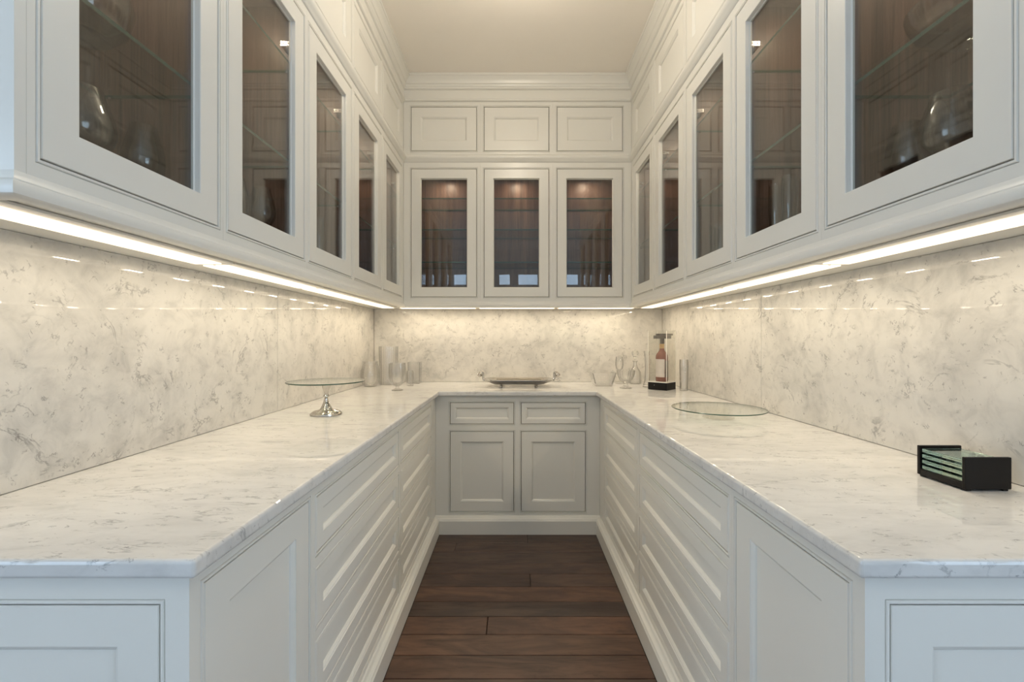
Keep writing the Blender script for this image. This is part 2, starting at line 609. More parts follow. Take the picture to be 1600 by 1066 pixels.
# ------------------------------------------------------------------ cabinet fronts in local (u along, v up, w outward)
T_LEFT_U = lambda u, w, v: (XUL + w, u, v)
T_RIGHT_U = lambda u, w, v: (XUR - w, u, v)
T_BACK_U = lambda u, w, v: (u, YU - w, v)
T_LEFT_B = lambda u, w, v: (XBL + w, u, v)
T_RIGHT_B = lambda u, w, v: (XBR - w, u, v)
T_BACK_B = lambda u, w, v: (u, YB - w, v)
T_END = lambda u, w, v: (u, YEND - w, v)

def rect_rings(rect, prof, T):
    """closed solid ring around a rectangle; prof: (inset, w)"""
    u0, u1, v0, v1 = rect
    rings = []
    for e, w in prof:
        rings.append([T(u0 + e, w, v0 + e), T(u1 - e, w, v0 + e), T(u1 - e, w, v1 - e), T(u0 + e, w, v1 - e)])
    return rings

GAP = 0.0032
def shaker(name, rect, fr, T, parent, mat=None, glass=False):
    """framed door or drawer front with its recessed panel (or pane) as a sub-part"""
    u0, u1, v0, v1 = rect
    rect = (u0 + GAP, u1 - GAP, v0 + GAP, v1 - GAP)
    t = -0.022
    if glass:
        prof = [(0, t), (0, -0.0022), (0.0012, -0.0005), (fr - 0.0015, -0.0005), (fr, -0.0018), (fr + 0.001, -0.014), (fr + 0.004, -0.0165), (fr + 0.004, t)]
    else:
        prof = [(0, t), (0, -0.0022), (0.0012, -0.0005), (fr - 0.001, -0.0005), (fr, -0.0025), (fr + 0.004, -0.004), (fr + 0.009, -0.0085), (fr + 0.0105, -0.0115), (fr + 0.0105, t)]
    mb = MB()
    mb.rings(rect_rings(rect, prof, T), closed=True)
    d = part(name, mb, M['paint'], parent)
    e = prof[-1][0] + 0.0003
    r = (rect[0] + e, rect[1] - e, rect[2] + e, rect[3] - e)
    if glass:
        p = part('glass_pane', MB().box(r[0], r[1], -0.0165, -0.0205, r[2], r[3], T), M['pane'], d)
    else:
        p = part('recessed_panel', MB().box(r[0], r[1], -0.0115, -0.0215, r[2], r[3], T), M['paint'], d)
    return d

def face_frame(u0, u1, v0, v1, openings, T, parent):
    """openings: list of rects in non-overlapping rows; boards fill the rest, each opening gets a bead"""
    mb = MB()
    B = 0.008
    ex = [(a - B, b + B, c - B, d + B) for a, b, c, d in openings]
    vs = sorted({v0, v1} | {r[2] for r in ex} | {r[3] for r in ex})
    for c, d in zip(vs[:-1], vs[1:]):
        m = (c + d) / 2
        hs = sorted((r[0], r[1]) for r in ex if r[2] < m < r[3])
        cur = u0
        for a, b in hs:
            if a > cur + 1e-6: mb.box(cur, a, 0, -0.022, c, d, T)
            cur = b
        if u1 > cur + 1e-6: mb.box(cur, u1, 0, -0.022, c, d, T)
    for a, b, c, d in openings:
        prof = [(0, -0.022), (0, -0.0012), (-0.001, 0.0006), (-0.0045, 0.0006), (-0.0058, -0.001), (-0.0062, -0.0038), (-0.0079, -0.0038), (-0.0079, -0.022)]
        mb.rings(rect_rings((a, b, c, d), prof, T), closed=True)
    return part('face_frame', mb, M['paint'], parent)

def carcass_box(u0, u1, v0, v1, D, T, parent, mat, back=True):
    e = 0.0006
    for a, b in ((u0 + e, u0 + 0.016), (u1 - 0.016, u1 - e)):
        part('side_panel', MB().box(a, b, -0.0225, -D, v0, v1, T), mat, parent)
    if back:
        part('back_panel', MB().box(u0 + 0.0165, u1 - 0.0165, -D + 0.012, -D, v0, v1, T), mat, parent)

# wall cabinets with glass doors
Z0U, Z1U = 1.515, 2.578
DZ0, DZ1 = 1.577, 2.503
def glass_cabinet(u0, u1, door, D, T, shelves, label, hinge=False, under_to=None, cx=None, end=False, under_from=None):
    base = T((u0 + u1) / 2, -D / 2, Z0U)
    root = thing('glass_front_cabinet', base, label, 'wall cabinet', 'glass-front wall cabinets')
    face_frame(u0 + 0.0003, u1 - 0.0003, Z0U, Z1U, [(door[0], door[1], DZ0, DZ1)], T, root)
    e = 0.0006
    for a, b in ((u0 + e, u0 + 0.016), (u1 - 0.016, u1 - e)):
        part('side_panel', MB().box(a, b, -0.0225, -D, 1.5305, Z1U - 0.001, T), M['walnut'], root)
    part('back_panel', MB().box(u0 + 0.0165, u1 - 0.0165, -D + 0.012, -D, 1.5305, Z1U - 0.001, T), M['walnut'], root)
    part('bottom_panel', MB().box(u0 + 0.0165, u1 - 0.0165, -0.0225, -D + 0.0125, 1.560, 1.577, T), M['walnut'], root)
    part('top_panel', MB().box(u0 + 0.0165, u1 - 0.0165, -0.0225, -D + 0.0125, 2.540, 2.556, T), M['walnut'], root)
    ua = u0 if under_from is None else under_from
    ub = u1 if under_to is None else under_to
    part('underside', MB().box(ua + 0.0003, ub - 0.0003, -0.0225, -D, Z0U, 1.530, T), M['paint'], root)
    d = shaker('door', (door[0], door[1], DZ0, DZ1), 0.066, T, root, glass=True)
    for z in shelves:
        mb = MB()
        s0, s1, w0, w1 = u0 + 0.018, u1 - 0.018, -0.032, -D + 0.016
        mb.box(s0, s1, w0, w1, z, z + 0.009, T)
        for i in range(len(mb.mi)):
            mb.mi[i] = 1 if i not in (4, 5) else 0
        sh = part('glass_shelf', mb, [M['shelf_glass'], M['glass_edge']], root)
        for uu in (s0 - 0.0015, s1 + 0.0015):
            for ww in (-0.06, -D + 0.05):
                sg = 1 if uu < (u0 + u1) / 2 else -1
                part('shelf_pin', MB().box(uu, uu + sg * 0.010, ww, ww - 0.008, z - 0.006, z - 0.0004, T), M['chrome'], sh)
    if hinge:
        uh = u1 - 0.0165
        h = part('hinge', MB().box(uh - 0.030, uh, -0.032, -0.078, 2.372, 2.392, T), M['chrome'], d, bevel=0.002)
        mb = MB()
        for k, (ww) in enumerate((-0.045, -0.064)):
            mb.box(uh - 0.0312, uh - 0.0302, ww, ww - 0.006, 2.379, 2.386, T)
        part('screw', mb, M['nickel_dark'], h)
        c = T(uh - 0.016, -0.050, 2.3715)
        mb = MB().lathe([(0, -0.022), (0.009, -0.0205), (0.0145, -0.015), (0.016, -0.006), (0.016, 0)], 20, c)
        part('hinge_cup', mb, M['nickel_dark'], h, smooth_sh=True)
    base_v = Vector(base)
    c = T((u0 + u1) / 2, -D * 0.58, 2.5335)
    pk = part('puck_light', MB().lathe([(0.034, -0.006), (0.034, 0.006), (0, 0.006)][::-1] + [(0.027, -0.006), (0.027, -0.0045)], 24, c), M['chrome'], root, smooth_sh=True)
    area_light('lamp', tuple(Vector(c) - base_v + Vector((0, 0, -0.0065))), (0, 0, 0), 0.052, 0.052, PUCK_E, (1.0, 0.80, 0.58), root, 'DISK')
    return root

def top_cupboard(u0, u1, door, D, T, label):
    base = T((u0 + u1) / 2, -D / 2, 2.58)
    root = thing('top_cupboard', base, label, 'cupboard', 'small top cupboards under the crown')
    face_frame(u0 + 0.0003, u1 - 0.0003, 2.579, CEIL - 0.002, [(door[0], door[1], 2.631, 2.949)], T, root)
    shaker('door', (door[0], door[1], 2.631, 2.949), 0.070, T, root)
    mb = MB().box(u0 + 0.0006, u1 - 0.0006, -0.030, -D, 2.579, CEIL - 0.002, T)
    part('carcass', mb, M['walnut'], root)  # dark walnut colour stands in for shade in the gaps round the door
    return root

UDOOR0, UPITCH, UW = 0.756, 0.494, 0.455
YUE = 0.734
ub = [YUE] + [UDOOR0 + UW + 0.0195 + UPITCH * i for i in range(4)] + [YU - 0.0006]
nth = ['nearest the camera', 'second from the camera', 'third from the camera', 'fourth from the camera', 'in the far corner']
for side, T, D, word in (('l', T_LEFT_U, -XWL + XUL + TH - 0.001, 'left'), ('r', T_RIGHT_U, XWR - XUR + TH - 0.001, 'right')):
    for i in range(5):
        d0 = UDOOR0 + UPITCH * i
        r = glass_cabinet(ub[i], ub[i + 1], (d0, d0 + UW), D, T, (1.925, 2.29),
                      'tall white glass-front wall cabinet on the %s side, %s' % (word, nth[i]), hinge=True,
                      under_to=(YW + TH - 0.001 if i == 4 else None))
        top_cupboard(ub[i], ub[i + 1], (d0, d0 + UW), D, T,
                     'small solid white cupboard high on the %s side, %s' % (word, nth[i]))
        if i == 0:   # painted end board facing the kitchen
            w0 = XUL if side == 'l' else XUR
            sg = -1 if side == 'l' else 1
            part('end_panel', MB().box(w0, w0 + sg * (D), YUE - 0.018, YUE - 0.0002, Z0U, CEIL - 0.002), M['paint'], r)
bb = [XUL + 0.0006, -0.2467, 0.2768, XUR - 0.0006]
bd = [(-0.7476, -0.272), (-0.2215, 0.249), (0.3046, 0.78)]
wd = ['left', 'middle', 'right']
DB = YW + TH - YU - 0.001
for i in range(3):
    glass_cabinet(bb[i], bb[i + 1], bd[i], DB, T_BACK_U, (1.829, 2.066, 2.2926),
                  'white glass-front wall cabinet above the silver tray on the end wall, %s of three' % wd[i])
    top_cupboard(bb[i], bb[i + 1], bd[i], DB, T_BACK_U, 'small solid white cupboard high on the end wall, %s of three' % wd[i])

# ------------------------------------------------------------------ mouldings
y_e = YUE - 0.018
upath = [(XWL - TH, y_e), (XUL, y_e), (XUL, YU), (XUR, YU), (XUR, y_e), (XWR + TH, y_e)]
rail = [(-0.020, 1.545), (-0.020, 1.502), (0.006, 1.502), (0.0115, 1.505), (0.014, 1.511), (0.014, 1.519), (0.0115, 1.526), (0.006, 1.5285), (0.004, 1.532), (0.002, 1.540), (0.0, 1.545)]
rail2 = [(0.0005, 1.545)] + [(0.0005, 1.5145), (-0.020, 1.5145), (-0.020, 1.502)] + rail[2:-1]
structure('trim_1', sweep(upath, rail2), M['paint'], 'white rounded light rail under the wall cabinets', 'moulding', smooth_sh=True)
mid = [(0.0005, 2.546), (0.006, 2.550), (0.009, 2.557), (0.016, 2.566), (0.021, 2.574), (0.022, 2.584), (0.020, 2.592), (0.014, 2.599), (0.006, 2.602), (0.005, 2.608), (0.0005, 2.610)]
structure('trim_2', sweep(upath, mid), M['paint'], 'white rail moulding between glass cabinets and top cupboards', 'moulding', smooth_sh=True)
crown = [(0.0005, 2.984), (0.006, 2.986), (0.012, 2.991), (0.013, 2.998), (0.008, 3.004), (0.005, 3.007), (0.005, 3.066), (0.010, 3.068), (0.016, 3.074), (0.016, 3.082), (0.020, 3.086), (0.022, 3.100), (0.028, 3.104), (0.030, 3.112),
         (0.033, 3.122), (0.040, 3.133), (0.050, 3.141), (0.052, 3.146), (0.057, 3.148), (0.057, CEIL - 0.0008), (0.0005, CEIL - 0.0008)]
structure('trim_3', sweep(upath, crown), M['paint'], 'white stepped crown moulding where cupboards meet the ceiling', 'moulding', smooth_sh=True)
bprof = [(0.0005, 0.0005), (0.030, 0.0005), (0.030, 0.088), (0.026, 0.092), (0.024, 0.098), (0.016, 0.102), (0.011, 0.106), (0.009, 0.112), (0.004, 0.1155), (0.0005, 0.116)]
structure('baseboard_left', sweep([(XWL - TH, YEND), (XBL, YEND), (XBL, YB - 0.0308)], bprof), M['paint'], 'white skirting below the left drawers', 'baseboard', smooth_sh=True)
structure('baseboard_right', sweep([(XBR, YB - 0.0308), (XBR, YEND), (XWR + TH, YEND)], bprof), M['paint'], 'white skirting below the right drawers', 'baseboard', smooth_sh=True)
structure('baseboard_back', sweep([(XBL, YB), (XBR, YB)], bprof), M['paint'], 'white skirting below the two end-wall doors', 'baseboard', smooth_sh=True)

# ------------------------------------------------------------------ base cabinets
ZB1 = ZT - 0.0305
DY = (0.738, 1.136)               # door
BK1 = (1.176, 2.008)
BK2 = (2.052, 2.795)
bu = [YEND + 0.0225, 1.156, 2.030, YB - 0.0006]
DRZ = [(0.134, 0.284), (0.326, 0.476), (0.518, 0.668), (0.710, 0.860)]
def solid_carcass(u0, u1, D, T, root):
    part('carcass', MB().box(u0 + 0.0006, u1 - 0.0006, -0.030, -D, 0.0005, ZB1, T), M['walnut'], root)  # walnut instead of white paint, so gaps round the fronts look shaded
for T, D, word, xs, xw in ((T_LEFT_B, XBL - XWL + TH - 0.001, 'left', XBL, XWL - TH), (T_RIGHT_B, XWR - XBR + TH - 0.001, 'right', XBR, XWR + TH)):
    # end cabinet with a side door and a panelled end
    r = thing('base_cabinet', T((bu[0] + bu[1]) / 2, -D / 2, 0), 'white base cabinet with one framed door at the open end of the %s worktop' % word, 'base cabinet')
    face_frame(YEND + 0.0222, bu[1] - 0.0003, 0.0005, ZB1, [(DY[0] + 0.012, DY[1], 0.134, 0.866)], T, r)
    shaker('door', (DY[0] + 0.012, DY[1], 0.134, 0.866), 0.066, T, r)
    solid_carcass(bu[0], bu[1], D, T, r)
    if word == 'left':
        e0, e1, o0, o1 = xw, xs, xw + 0.09, -0.5665
    else:
        e0, e1, o0, o1 = xs, xw, 0.600, xw - 0.09
    face_frame(e0, e1, 0.0005, ZB1, [(o0, o1, 0.134, 0.850)], T_END, r)
    shaker('end_panel', (o0, o1, 0.134, 0.850), 0.066, T_END, r)
    for (b0, b1), (u0, u1), w2 in ((BK1, (bu[1], bu[2]), 'nearer the camera'), (BK2, (bu[2], bu[3]), 'next to the end wall')):
        r = thing('drawer_cabinet', T((u0 + u1) / 2, -D / 2, 0), 'white four-drawer base cabinet on the %s side, %s' % (word, w2), 'drawer cabinet', 'four-drawer base cabinets')
        face_frame(u0 + 0.0003, u1 - 0.0003, 0.0005, ZB1, [(b0, b1, z0, z1) for z0, z1 in DRZ], T, r)
        for z0, z1 in DRZ:
            shaker('drawer', (b0, b1, z0, z1), 0.040, T, r)
        solid_carcass(u0, u1, D, T, r)
r = thing('sideboard_cabinet', (0.02, YB + 0.3, 0), 'white base cabinet on the end wall with two drawers over two doors', 'base cabinet')
ops = [(-0.4247, -0.004, 0.139, 0.6685), (0.042, 0.467, 0.139, 0.6685), (-0.4247, -0.004, 0.715, 0.858), (0.042, 0.467, 0.715, 0.858)]
face_frame(XBL + 0.0005, XBR - 0.0005, 0.0005, ZB1, ops, T_BACK_B, r)
for k, o in enumerate(ops):
    shaker('door' if k < 2 else 'drawer', o, 0.066 if k < 2 else 0.030, T_BACK_B, r)
solid_carcass(XBL, XBR, YW + TH - YB - 0.001, T_BACK_B, r)

# ------------------------------------------------------------------ U-shaped worktop
z0, z1 = ZB1 + 0.0004, ZT
outer = [(XWL - TH + 0.001, YTOP), (XCL, YTOP), (XCL, YC), (XCR, YC), (XCR, YTOP), (XWR + TH - 0.001, YTOP), (XWR + TH - 0.001, YW + TH - 0.001), (XWL - TH + 0.001, YW + TH - 0.001)]
mb = MB()
vs = [(x, y, z) for z in (z0, z1) for x, y in outer]
n = 8
fs = [(0, 1, 2, 7), (2, 3, 6, 7), (3, 4, 5, 6)]
mb.add(vs, [tuple(f) for f in fs] + [tuple(i + n for i in f)[::-1] for f in fs] + [(i, (i + 1) % n, (i + 1) % n + n, i + n) for i in range(n)])
wt = tag(part('worktop', mb, M['marble_top'], bevel=0.007, bseg=5), 'U-shaped polished white marble worktop running over all the base cabinets', 'worktop')

# ------------------------------------------------------------------ under-cabinet lights
def strip_light(T2, length, label):
    """T2(a, b, z): a along, b across, a from 0"""
    root = thing('under_cabinet_light', T2(length / 2, 0, 1.5145), label, 'light', 'under-cabinet light fixtures')
    zt = 1.5143
    part('housing', MB().box(0, length, -0.068, 0.068, zt - 0.006, zt, T2), M['paint'], root, bevel=0.001)
    part('lens', MB().box(0.012, length - 0.012, -0.040, 0.040, zt - 0.0095, zt - 0.0062, T2), M['lens'], root)
    o0 = Vector(T2(length / 2, 0, 1.5145))
    al = abs(T2(1, 0, 0)[0] - T2(0, 0, 0)[0]) > 0.5
    for k in range(3):
        a = length * (k + 0.5) / 3
        area_light('lamp', tuple(Vector(T2(a, 0, zt - 0.0105)) - o0), (0, 0, 0 if al else PI / 2), 0.07, 0.008, LED_E, (1.0, 0.86, 0.64), root)
    for a in (0.006, length - 0.006):
        c = T2(a, -0.0, zt - 0.0062)
        part('screw', MB().lathe([(0, -0.002), (0.003, -0.0018), (0.004, 0)], 10, c), M['chrome'], root)
for sgn, xc, word in ((-1, -0.945, 'left'), (1, 0.992, 'right')):
    for k in range(4):
        ys = 0.745 + 0.66 * k
        strip_light(lambda a, b, z, ys=ys, xc=xc: (xc + b, ys + a, z), 0.65,
                    'warm slim light under the %s wall cabinets, %s' % (word, ['nearest the camera', 'second from the camera', 'third from the camera', 'fourth, beside the end wall'][k]))
for k in range(3):
    xs = -0.870 + 0.595 * k
    strip_light(lambda a, b, z, xs=xs: (xs + a, 3.39 + b, z), 0.585, 'warm slim light under the end-wall cabinets, %s of three' % wd[k])

# unseen ceiling lamps, added as warm fill (outside the frame)
def fill_downlight(x, y, label, p):
    root = thing('fill_ceiling_light', (x, y, CEIL), label, 'light', 'added ceiling fill lights')
    c = (x, y, CEIL - 0.001)
    part('trim_ring', MB().lathe([(0.055, -0.004), (0.075, -0.006), (0.078, 0), (0.055, 0)], 32, c, closed=True), M['paint'], root, smooth_sh=True)
    l = bpy.data.lights.new('lamp', 'AREA')
    l.shape = 'DISK'; l.size = 0.10; l.energy = p; l.color = (1.0, 0.90, 0.76)
    o = bpy.data.objects.new('lamp', l)
    o.location = (0, 0, -0.004); o.parent = root
    COL.objects.link(o)
def fill_globe_light(x, y, label):  # made-up lamp out of view, added to lift the ceiling and upper cabinets
    root = thing('fill_globe_light', (x, y, CEIL), label, 'light')
    c = (x, y, CEIL - 0.001)
    part('ceiling_plate', MB().lathe([(0, -0.03), (0.045, -0.03), (0.06, -0.02), (0.065, 0), (0, 0)], 32, c), M['chrome'], root, smooth_sh=True)
    part('stem', MB().lathe([(0, -0.128), (0.03, -0.128), (0.03, -0.112), (0.008, -0.078), (0.008, -0.031), (0, -0.031)], 20, c), M['chrome'], root, smooth_sh=True)
    part('globe', MB().sphere((x, y, CEIL - 0.198), 0.073, 32, 20), M['acrylic'], root, smooth_sh=True)
    l = bpy.data.lights.new('lamp', 'POINT')
    l.shadow_soft_size = 0.068
    l.energy = FILL_GLOBE_E * PI * 4 * PI * 0.068 ** 2
    l.color = (1.0, 0.88, 0.71)
    o = bpy.data.objects.new('lamp', l)
    o.location = (0, 0, -0.198); o.parent = root
    COL.objects.link(o)
fill_globe_light(0.02, 1.96, 'added globe fill light above the middle of the aisle')
fill_downlight(-1.6, -1.2, 'added round fill light in the kitchen ceiling, left', FILL_DOWN_W)
fill_downlight(1.6, -1.2, 'added round fill light in the kitchen ceiling, right', FILL_DOWN_W)

# ------------------------------------------------------------------ objects on the worktop
def shell(outer, t, base=None):
    """outer profile bottom to top -> closed glass shell profile with wall t"""
    inner = [(max(r - t, 0.0), z) for r, z in outer if r > t]
    b = base if base is not None else t * 1.6
    inner = [(r, max(z, outer[0][1] + b)) for r, z in inner]
    return [(0, outer[0][1])] + outer + inner[::-1] + [(0, outer[0][1] + b)]

def glassware(name, loc, prof, label, cat, group=None, n=36, ribs=0, amp=0.0, mat=None):
    mb = MB().lathe(prof, n, loc, ribs=ribs, ribamp=amp)
    o = part(name, mb, mat or M['thin'], loc=loc, smooth_sh=True)
    return tag(o, label, cat, group)

# silver cake stand with a glass plate
cx, cy = -0.848, 2.017
r = thing('cake_stand', (cx, cy, ZT), 'cake stand with round clear glass plate on a turned silver foot', 'cake stand')
prof = [(0, 0.0004), (0.066, 0.0004), (0.068, 0.003), (0.067, 0.008), (0.062, 0.010), (0.060, 0.014), (0.052, 0.018), (0.030, 0.023), (0.024, 0.030), (0.018, 0.042), (0.011, 0.060), (0.008, 0.070), (0.008, 0.074),
        (0.013, 0.079), (0.014, 0.083), (0.012, 0.088), (0.008, 0.092), (0.008, 0.096), (0.012, 0.108), (0.018, 0.126), (0.021, 0.138), (0.021, 0.143), (0.017, 0.1465), (0, 0.1468)]
part('silver_foot', MB().lathe(prof, 40, (cx, cy, ZT)), M['silver'], r, smooth_sh=True)
def disc(parent, c, rad, z, th, name='glass_plate'):
    mb = MB()
    mb.lathe([(0, z), (rad - 0.0015, z), (rad, z + 0.0015), (rad, z + th - 0.0015), (rad - 0.0015, z + th), (0, z + th)], 72, (c[0], c[1], ZT))
    nq = 72
    for i in range(len(mb.mi)):
        if i // nq in (1, 2, 3) and i < 5 * nq: mb.mi[i] = 1
    return part(name, mb, [M['shelf_glass'], M['glass_edge']], parent)
disc(r, (cx + 0.0, cy), 0.166, 0.147, 0.005)

# round glass plate on a low clear foot
cx, cy = 0.877, 1.93
r = thing('glass_cake_plate', (cx, cy, ZT), 'large round clear glass plate on a low foot on the right worktop', 'plate')
disc(r, (cx, cy), 0.190, 0.040, 0.0045)
part('glass_foot', MB().lathe([(0, 0.0004), (0.062, 0.0004), (0.064, 0.004), (0.040, 0.009), (0.036, 0.018), (0.040, 0.030), (0.058, 0.0392), (0, 0.0392)], 40, (cx, cy, ZT)), M['acrylic'], r, smooth_sh=True)

# silver tray with curled handles
cx, cy = 0.030, 3.225
r = thing('silver_tray', (cx, cy, ZT), 'footed rectangular silver tray with ball-ended handles below the end-wall cabinets', 'tray')
def rrect(hx, hy, rad, z, n=6):
    pts = []
    for sx, sy, a0 in ((1, 1, 0), (-1, 1, PI / 2), (-1, -1, PI), (1, -1, 1.5 * PI)):
        for k in range(n + 1):
            a = a0 + PI / 2 * k / n
            pts.append((cx + sx * (hx - rad) + rad * math.cos(a), cy + sy * (hy - rad) + rad * math.sin(a), ZT + z))
    return pts
mb = MB()
mb.rings([rrect(0.165, 0.085, 0.03, 0.0225), rrect(0.18, 0.10, 0.04, 0.0235), rrect(0.205, 0.115, 0.05, 0.034), rrect(0.232, 0.130, 0.06, 0.049), rrect(0.240, 0.136, 0.062, 0.051), rrect(0.240, 0.136, 0.062, 0.054),
          rrect(0.232, 0.130, 0.06, 0.053), rrect(0.203, 0.113, 0.05, 0.038), rrect(0.178, 0.098, 0.04, 0.0275), rrect(0.165, 0.085, 0.03, 0.0265)])
part('dish', mb, M['silver'], r, smooth_sh=True)
for sx in (-1, 1):
    for sy in (-1, 1):
        c = (cx + sx * 0.125, cy + sy * 0.075, ZT)
        part('foot', MB().lathe([(0, 0.0004), (0.006, 0.001), (0.010, 0.005), (0.010, 0.011), (0.006, 0.015), (0.009, 0.019), (0.009, 0.0222), (0, 0.0222)], 16, c), M['silver'], r, smooth_sh=True)
for sx in (-1, 1):
    mb = MB()
    for sy in (-1, 1):
        yy = cy + sy * 0.05
        P = [(0.2405, 0.052), (0.246, 0.046), (0.252, 0.050), (0.256, 0.062), (0.257, 0.076), (0.256, 0.090), (0.260, 0.100), (0.268, 0.101), (0.274, 0.094)]
        mb.tube([(cx + sx * a, yy, ZT + z) for a, z in P], [0.005, 0.0055, 0.005, 0.0045, 0.0045, 0.0045, 0.0045, 0.0045, 0.004], 10)
    h = part('handle', mb, M['silver'], r, smooth_sh=True)
    mb = MB().tube([(cx + sx * 0.276, cy - 0.055, ZT + 0.088), (cx + sx * 0.276, cy + 0.055, ZT + 0.088)], 0.007, 12)
    part('handle_bar', mb, M['silver'], h, smooth_sh=True)
    for sy in (-1, 1):
        part('ball', MB().sphere((cx + sx * 0.276, cy + sy * 0.066, ZT + 0.088), 0.0165), M['silver'], h, smooth_sh=True)

# clear glass pieces at the back left
P = lambda x, y: (x, y, ZT + 0.0004)
glassware('glass_vase', P(-1.030, 3.20), shell([(0.040, 0), (0.046, 0.004), (0.062, 0.035), (0.069, 0.075), (0.066, 0.115), (0.055, 0.150), (0.050, 0.168), (0.054, 0.180)], 0.005, 0.012),
          'round-bellied clear glass vase behind the cake stand', 'vase', 'clear glassware on the left worktop')
glassware('cylinder_vase', P(-0.945, 3.36), shell([(0.066, 0), (0.068, 0.004), (0.069, 0.15), (0.070, 0.285)], 0.005, 0.010),
          'tall ribbed clear glass cylinder vase in the left corner', 'vase', 'clear glassware on the left worktop', n=96, ribs=24, amp=0.018)
glassware('footed_glass_bowl', P(-0.775, 2.96), [(0, 0), (0.036, 0), (0.038, 0.004), (0.014, 0.012), (0.010, 0.026), (0.030, 0.036), (0.048, 0.056), (0.056, 0.095), (0.057, 0.140), (0.054, 0.182),
          (0.050, 0.182), (0.052, 0.140), (0.051, 0.098), (0.043, 0.062), (0.026, 0.045), (0, 0.040)],
          'ribbed clear glass vase on a short foot, right of the cylinder vase', 'vase', 'clear glassware on the left worktop', n=96, ribs=16, amp=0.02)
glassware('glass_tumbler', P(-0.760, 3.26), shell([(0.024, 0), (0.026, 0.003), (0.027, 0.06), (0.026, 0.10), (0.023, 0.112)], 0.004, 0.02),
          'small thick clear glass in front of the square vase', 'glass', 'clear glassware on the left worktop')
def square_glass(name, c, r0, r1, h, t, base, label, cat, group, rot=0.0, mat=None):
    mb = MB()
    def ring(r, z):
        return [(c[0] + r * math.cos(rot + PI / 4 + k * PI / 2) * 1.4142, c[1] + r * math.sin(rot + PI / 4 + k * PI / 2) * 1.4142, c[2] + z) for k in range(4)]
    mb.rings([ring(r0, 0), ring(r1, h), ring(r1 - t, h), ring(r0 - t, base)])
    o = part(name, mb, mat or M['thin'], loc=c, bevel=0.0012)
    return tag(o, label, cat, group)
square_glass('square_vase', P(-0.765, 3.44), 0.044, 0.046, 0.165, 0.005, 0.014, 'square clear glass vase against the end-wall marble, behind the small glass', 'vase', 'clear glassware on the left worktop')
# back right
square_glass('glass_bowl', P(0.640, 3.27), 0.060, 0.086, 0.098, 0.006, 0.016, 'square flared clear glass bowl right of the silver tray', 'bowl', 'clear glassware on the right worktop')
glassware('crystal_bowl', P(0.770, 3.10), [(0, 0), (0.040, 0), (0.042, 0.004), (0.018, 0.014), (0.012, 0.028), (0.022, 0.040), (0.044, 0.060), (0.058, 0.095), (0.062, 0.124),
          (0.058, 0.124), (0.053, 0.097), (0.040, 0.066), (0.018, 0.050), (0, 0.048)],
          'cut crystal footed bowl between square bowl and bottle case', 'bowl', 'clear glassware on the right worktop', n=80, ribs=20, amp=0.035)
glassware('crystal_decanter', P(0.915, 3.40), shell([(0.040, 0), (0.044, 0.004), (0.046, 0.05), (0.042, 0.09), (0.020, 0.125), (0.013, 0.145), (0.013, 0.165), (0.020, 0.172), (0.020, 0.176)], 0.004, 0.012) ,
          'clear decanter with ball stopper behind the crystal bowl', 'decanter', 'clear glassware on the right worktop', n=64, ribs=12, amp=0.02)
dec = [o for o in COL.objects if o.name.startswith('crystal_decanter')][0]
part('stopper', MB().lathe([(0, 0.160), (0.007, 0.161), (0.008, 0.178), (0.014, 0.186), (0.023, 0.200), (0.026, 0.214), (0.023, 0.228), (0.014, 0.238), (0, 0.241)], 12, (0.915, 3.40, ZT + 0.018)), M['clear'], dec)
glassware('tall_wine_glass', P(0.800, 3.42), [(0, 0), (0.034, 0), (0.035, 0.002), (0.006, 0.008), (0.0045, 0.02), (0.0045, 0.085), (0.010, 0.095), (0.026, 0.115), (0.032, 0.145), (0.030, 0.180), (0.026, 0.205),
          (0.0245, 0.205), (0.0285, 0.180), (0.0302, 0.145), (0.024, 0.118), (0.008, 0.101), (0, 0.099)],
          'clear stemmed glass against the end wall, left of the decanter', 'glass', 'clear glassware on the right worktop')
glassware('slender_vase', P(0.935, 3.17), shell([(0.026, 0), (0.028, 0.003), (0.016, 0.05), (0.012, 0.13), (0.016, 0.22), (0.022, 0.255)], 0.0035, 0.015),
          'slender clear glass bud vase at the left of the bottle case', 'vase', 'clear glassware on the right worktop')
glassware('stem_vase', P(1.115, 2.95), shell([(0.024, 0), (0.025, 0.003), (0.027, 0.08), (0.029, 0.16), (0.028, 0.205)], 0.0025, 0.012),
          'tall clear glass by the right wall beside the bottle case', 'vase', 'clear glassware on the right worktop')

# bottle in an acrylic display case
cx, cy = 0.998, 3.035
rz = PI / 4
def RT(c, a):
    ca, sa = math.cos(a), math.sin(a)
    return lambda x, y, z: (c[0] + x * ca - y * sa, c[1] + x * sa + y * ca, c[2] + z)
Tc = RT((cx, cy, ZT), rz)
r = thing('display_case', (cx, cy, ZT), 'tall clear acrylic display case on a black base in the right corner', 'display case')
h = 0.0665
bs = part('base', MB().box(-h, h, -h, h, 0.0005, 0.050, Tc), M['black'], r, bevel=0.002)
part('knob', MB().sphere(Tc(-h - 0.001, 0.02, 0.032), 0.0025, 10, 6), M['chrome'], bs)
part('floor_plate', MB().box(-h, h, -h, h, 0.0503, 0.0545, Tc), M['acrylic_edge'], r)
k = h - 0.003
for a0, a1, b0, b1 in ((-k, k, -h, -k), (-k, k, k, h), (-h, -k, -k, k), (k, h, -k, k)):
    part('acrylic_side', MB().box(a0, a1, b0, b1, 0.055, 0.395, Tc), M['acrylic'], r)
part('acrylic_lid', MB().box(-h, h, -h, h, 0.3952, 0.399, Tc), M['acrylic'], r)
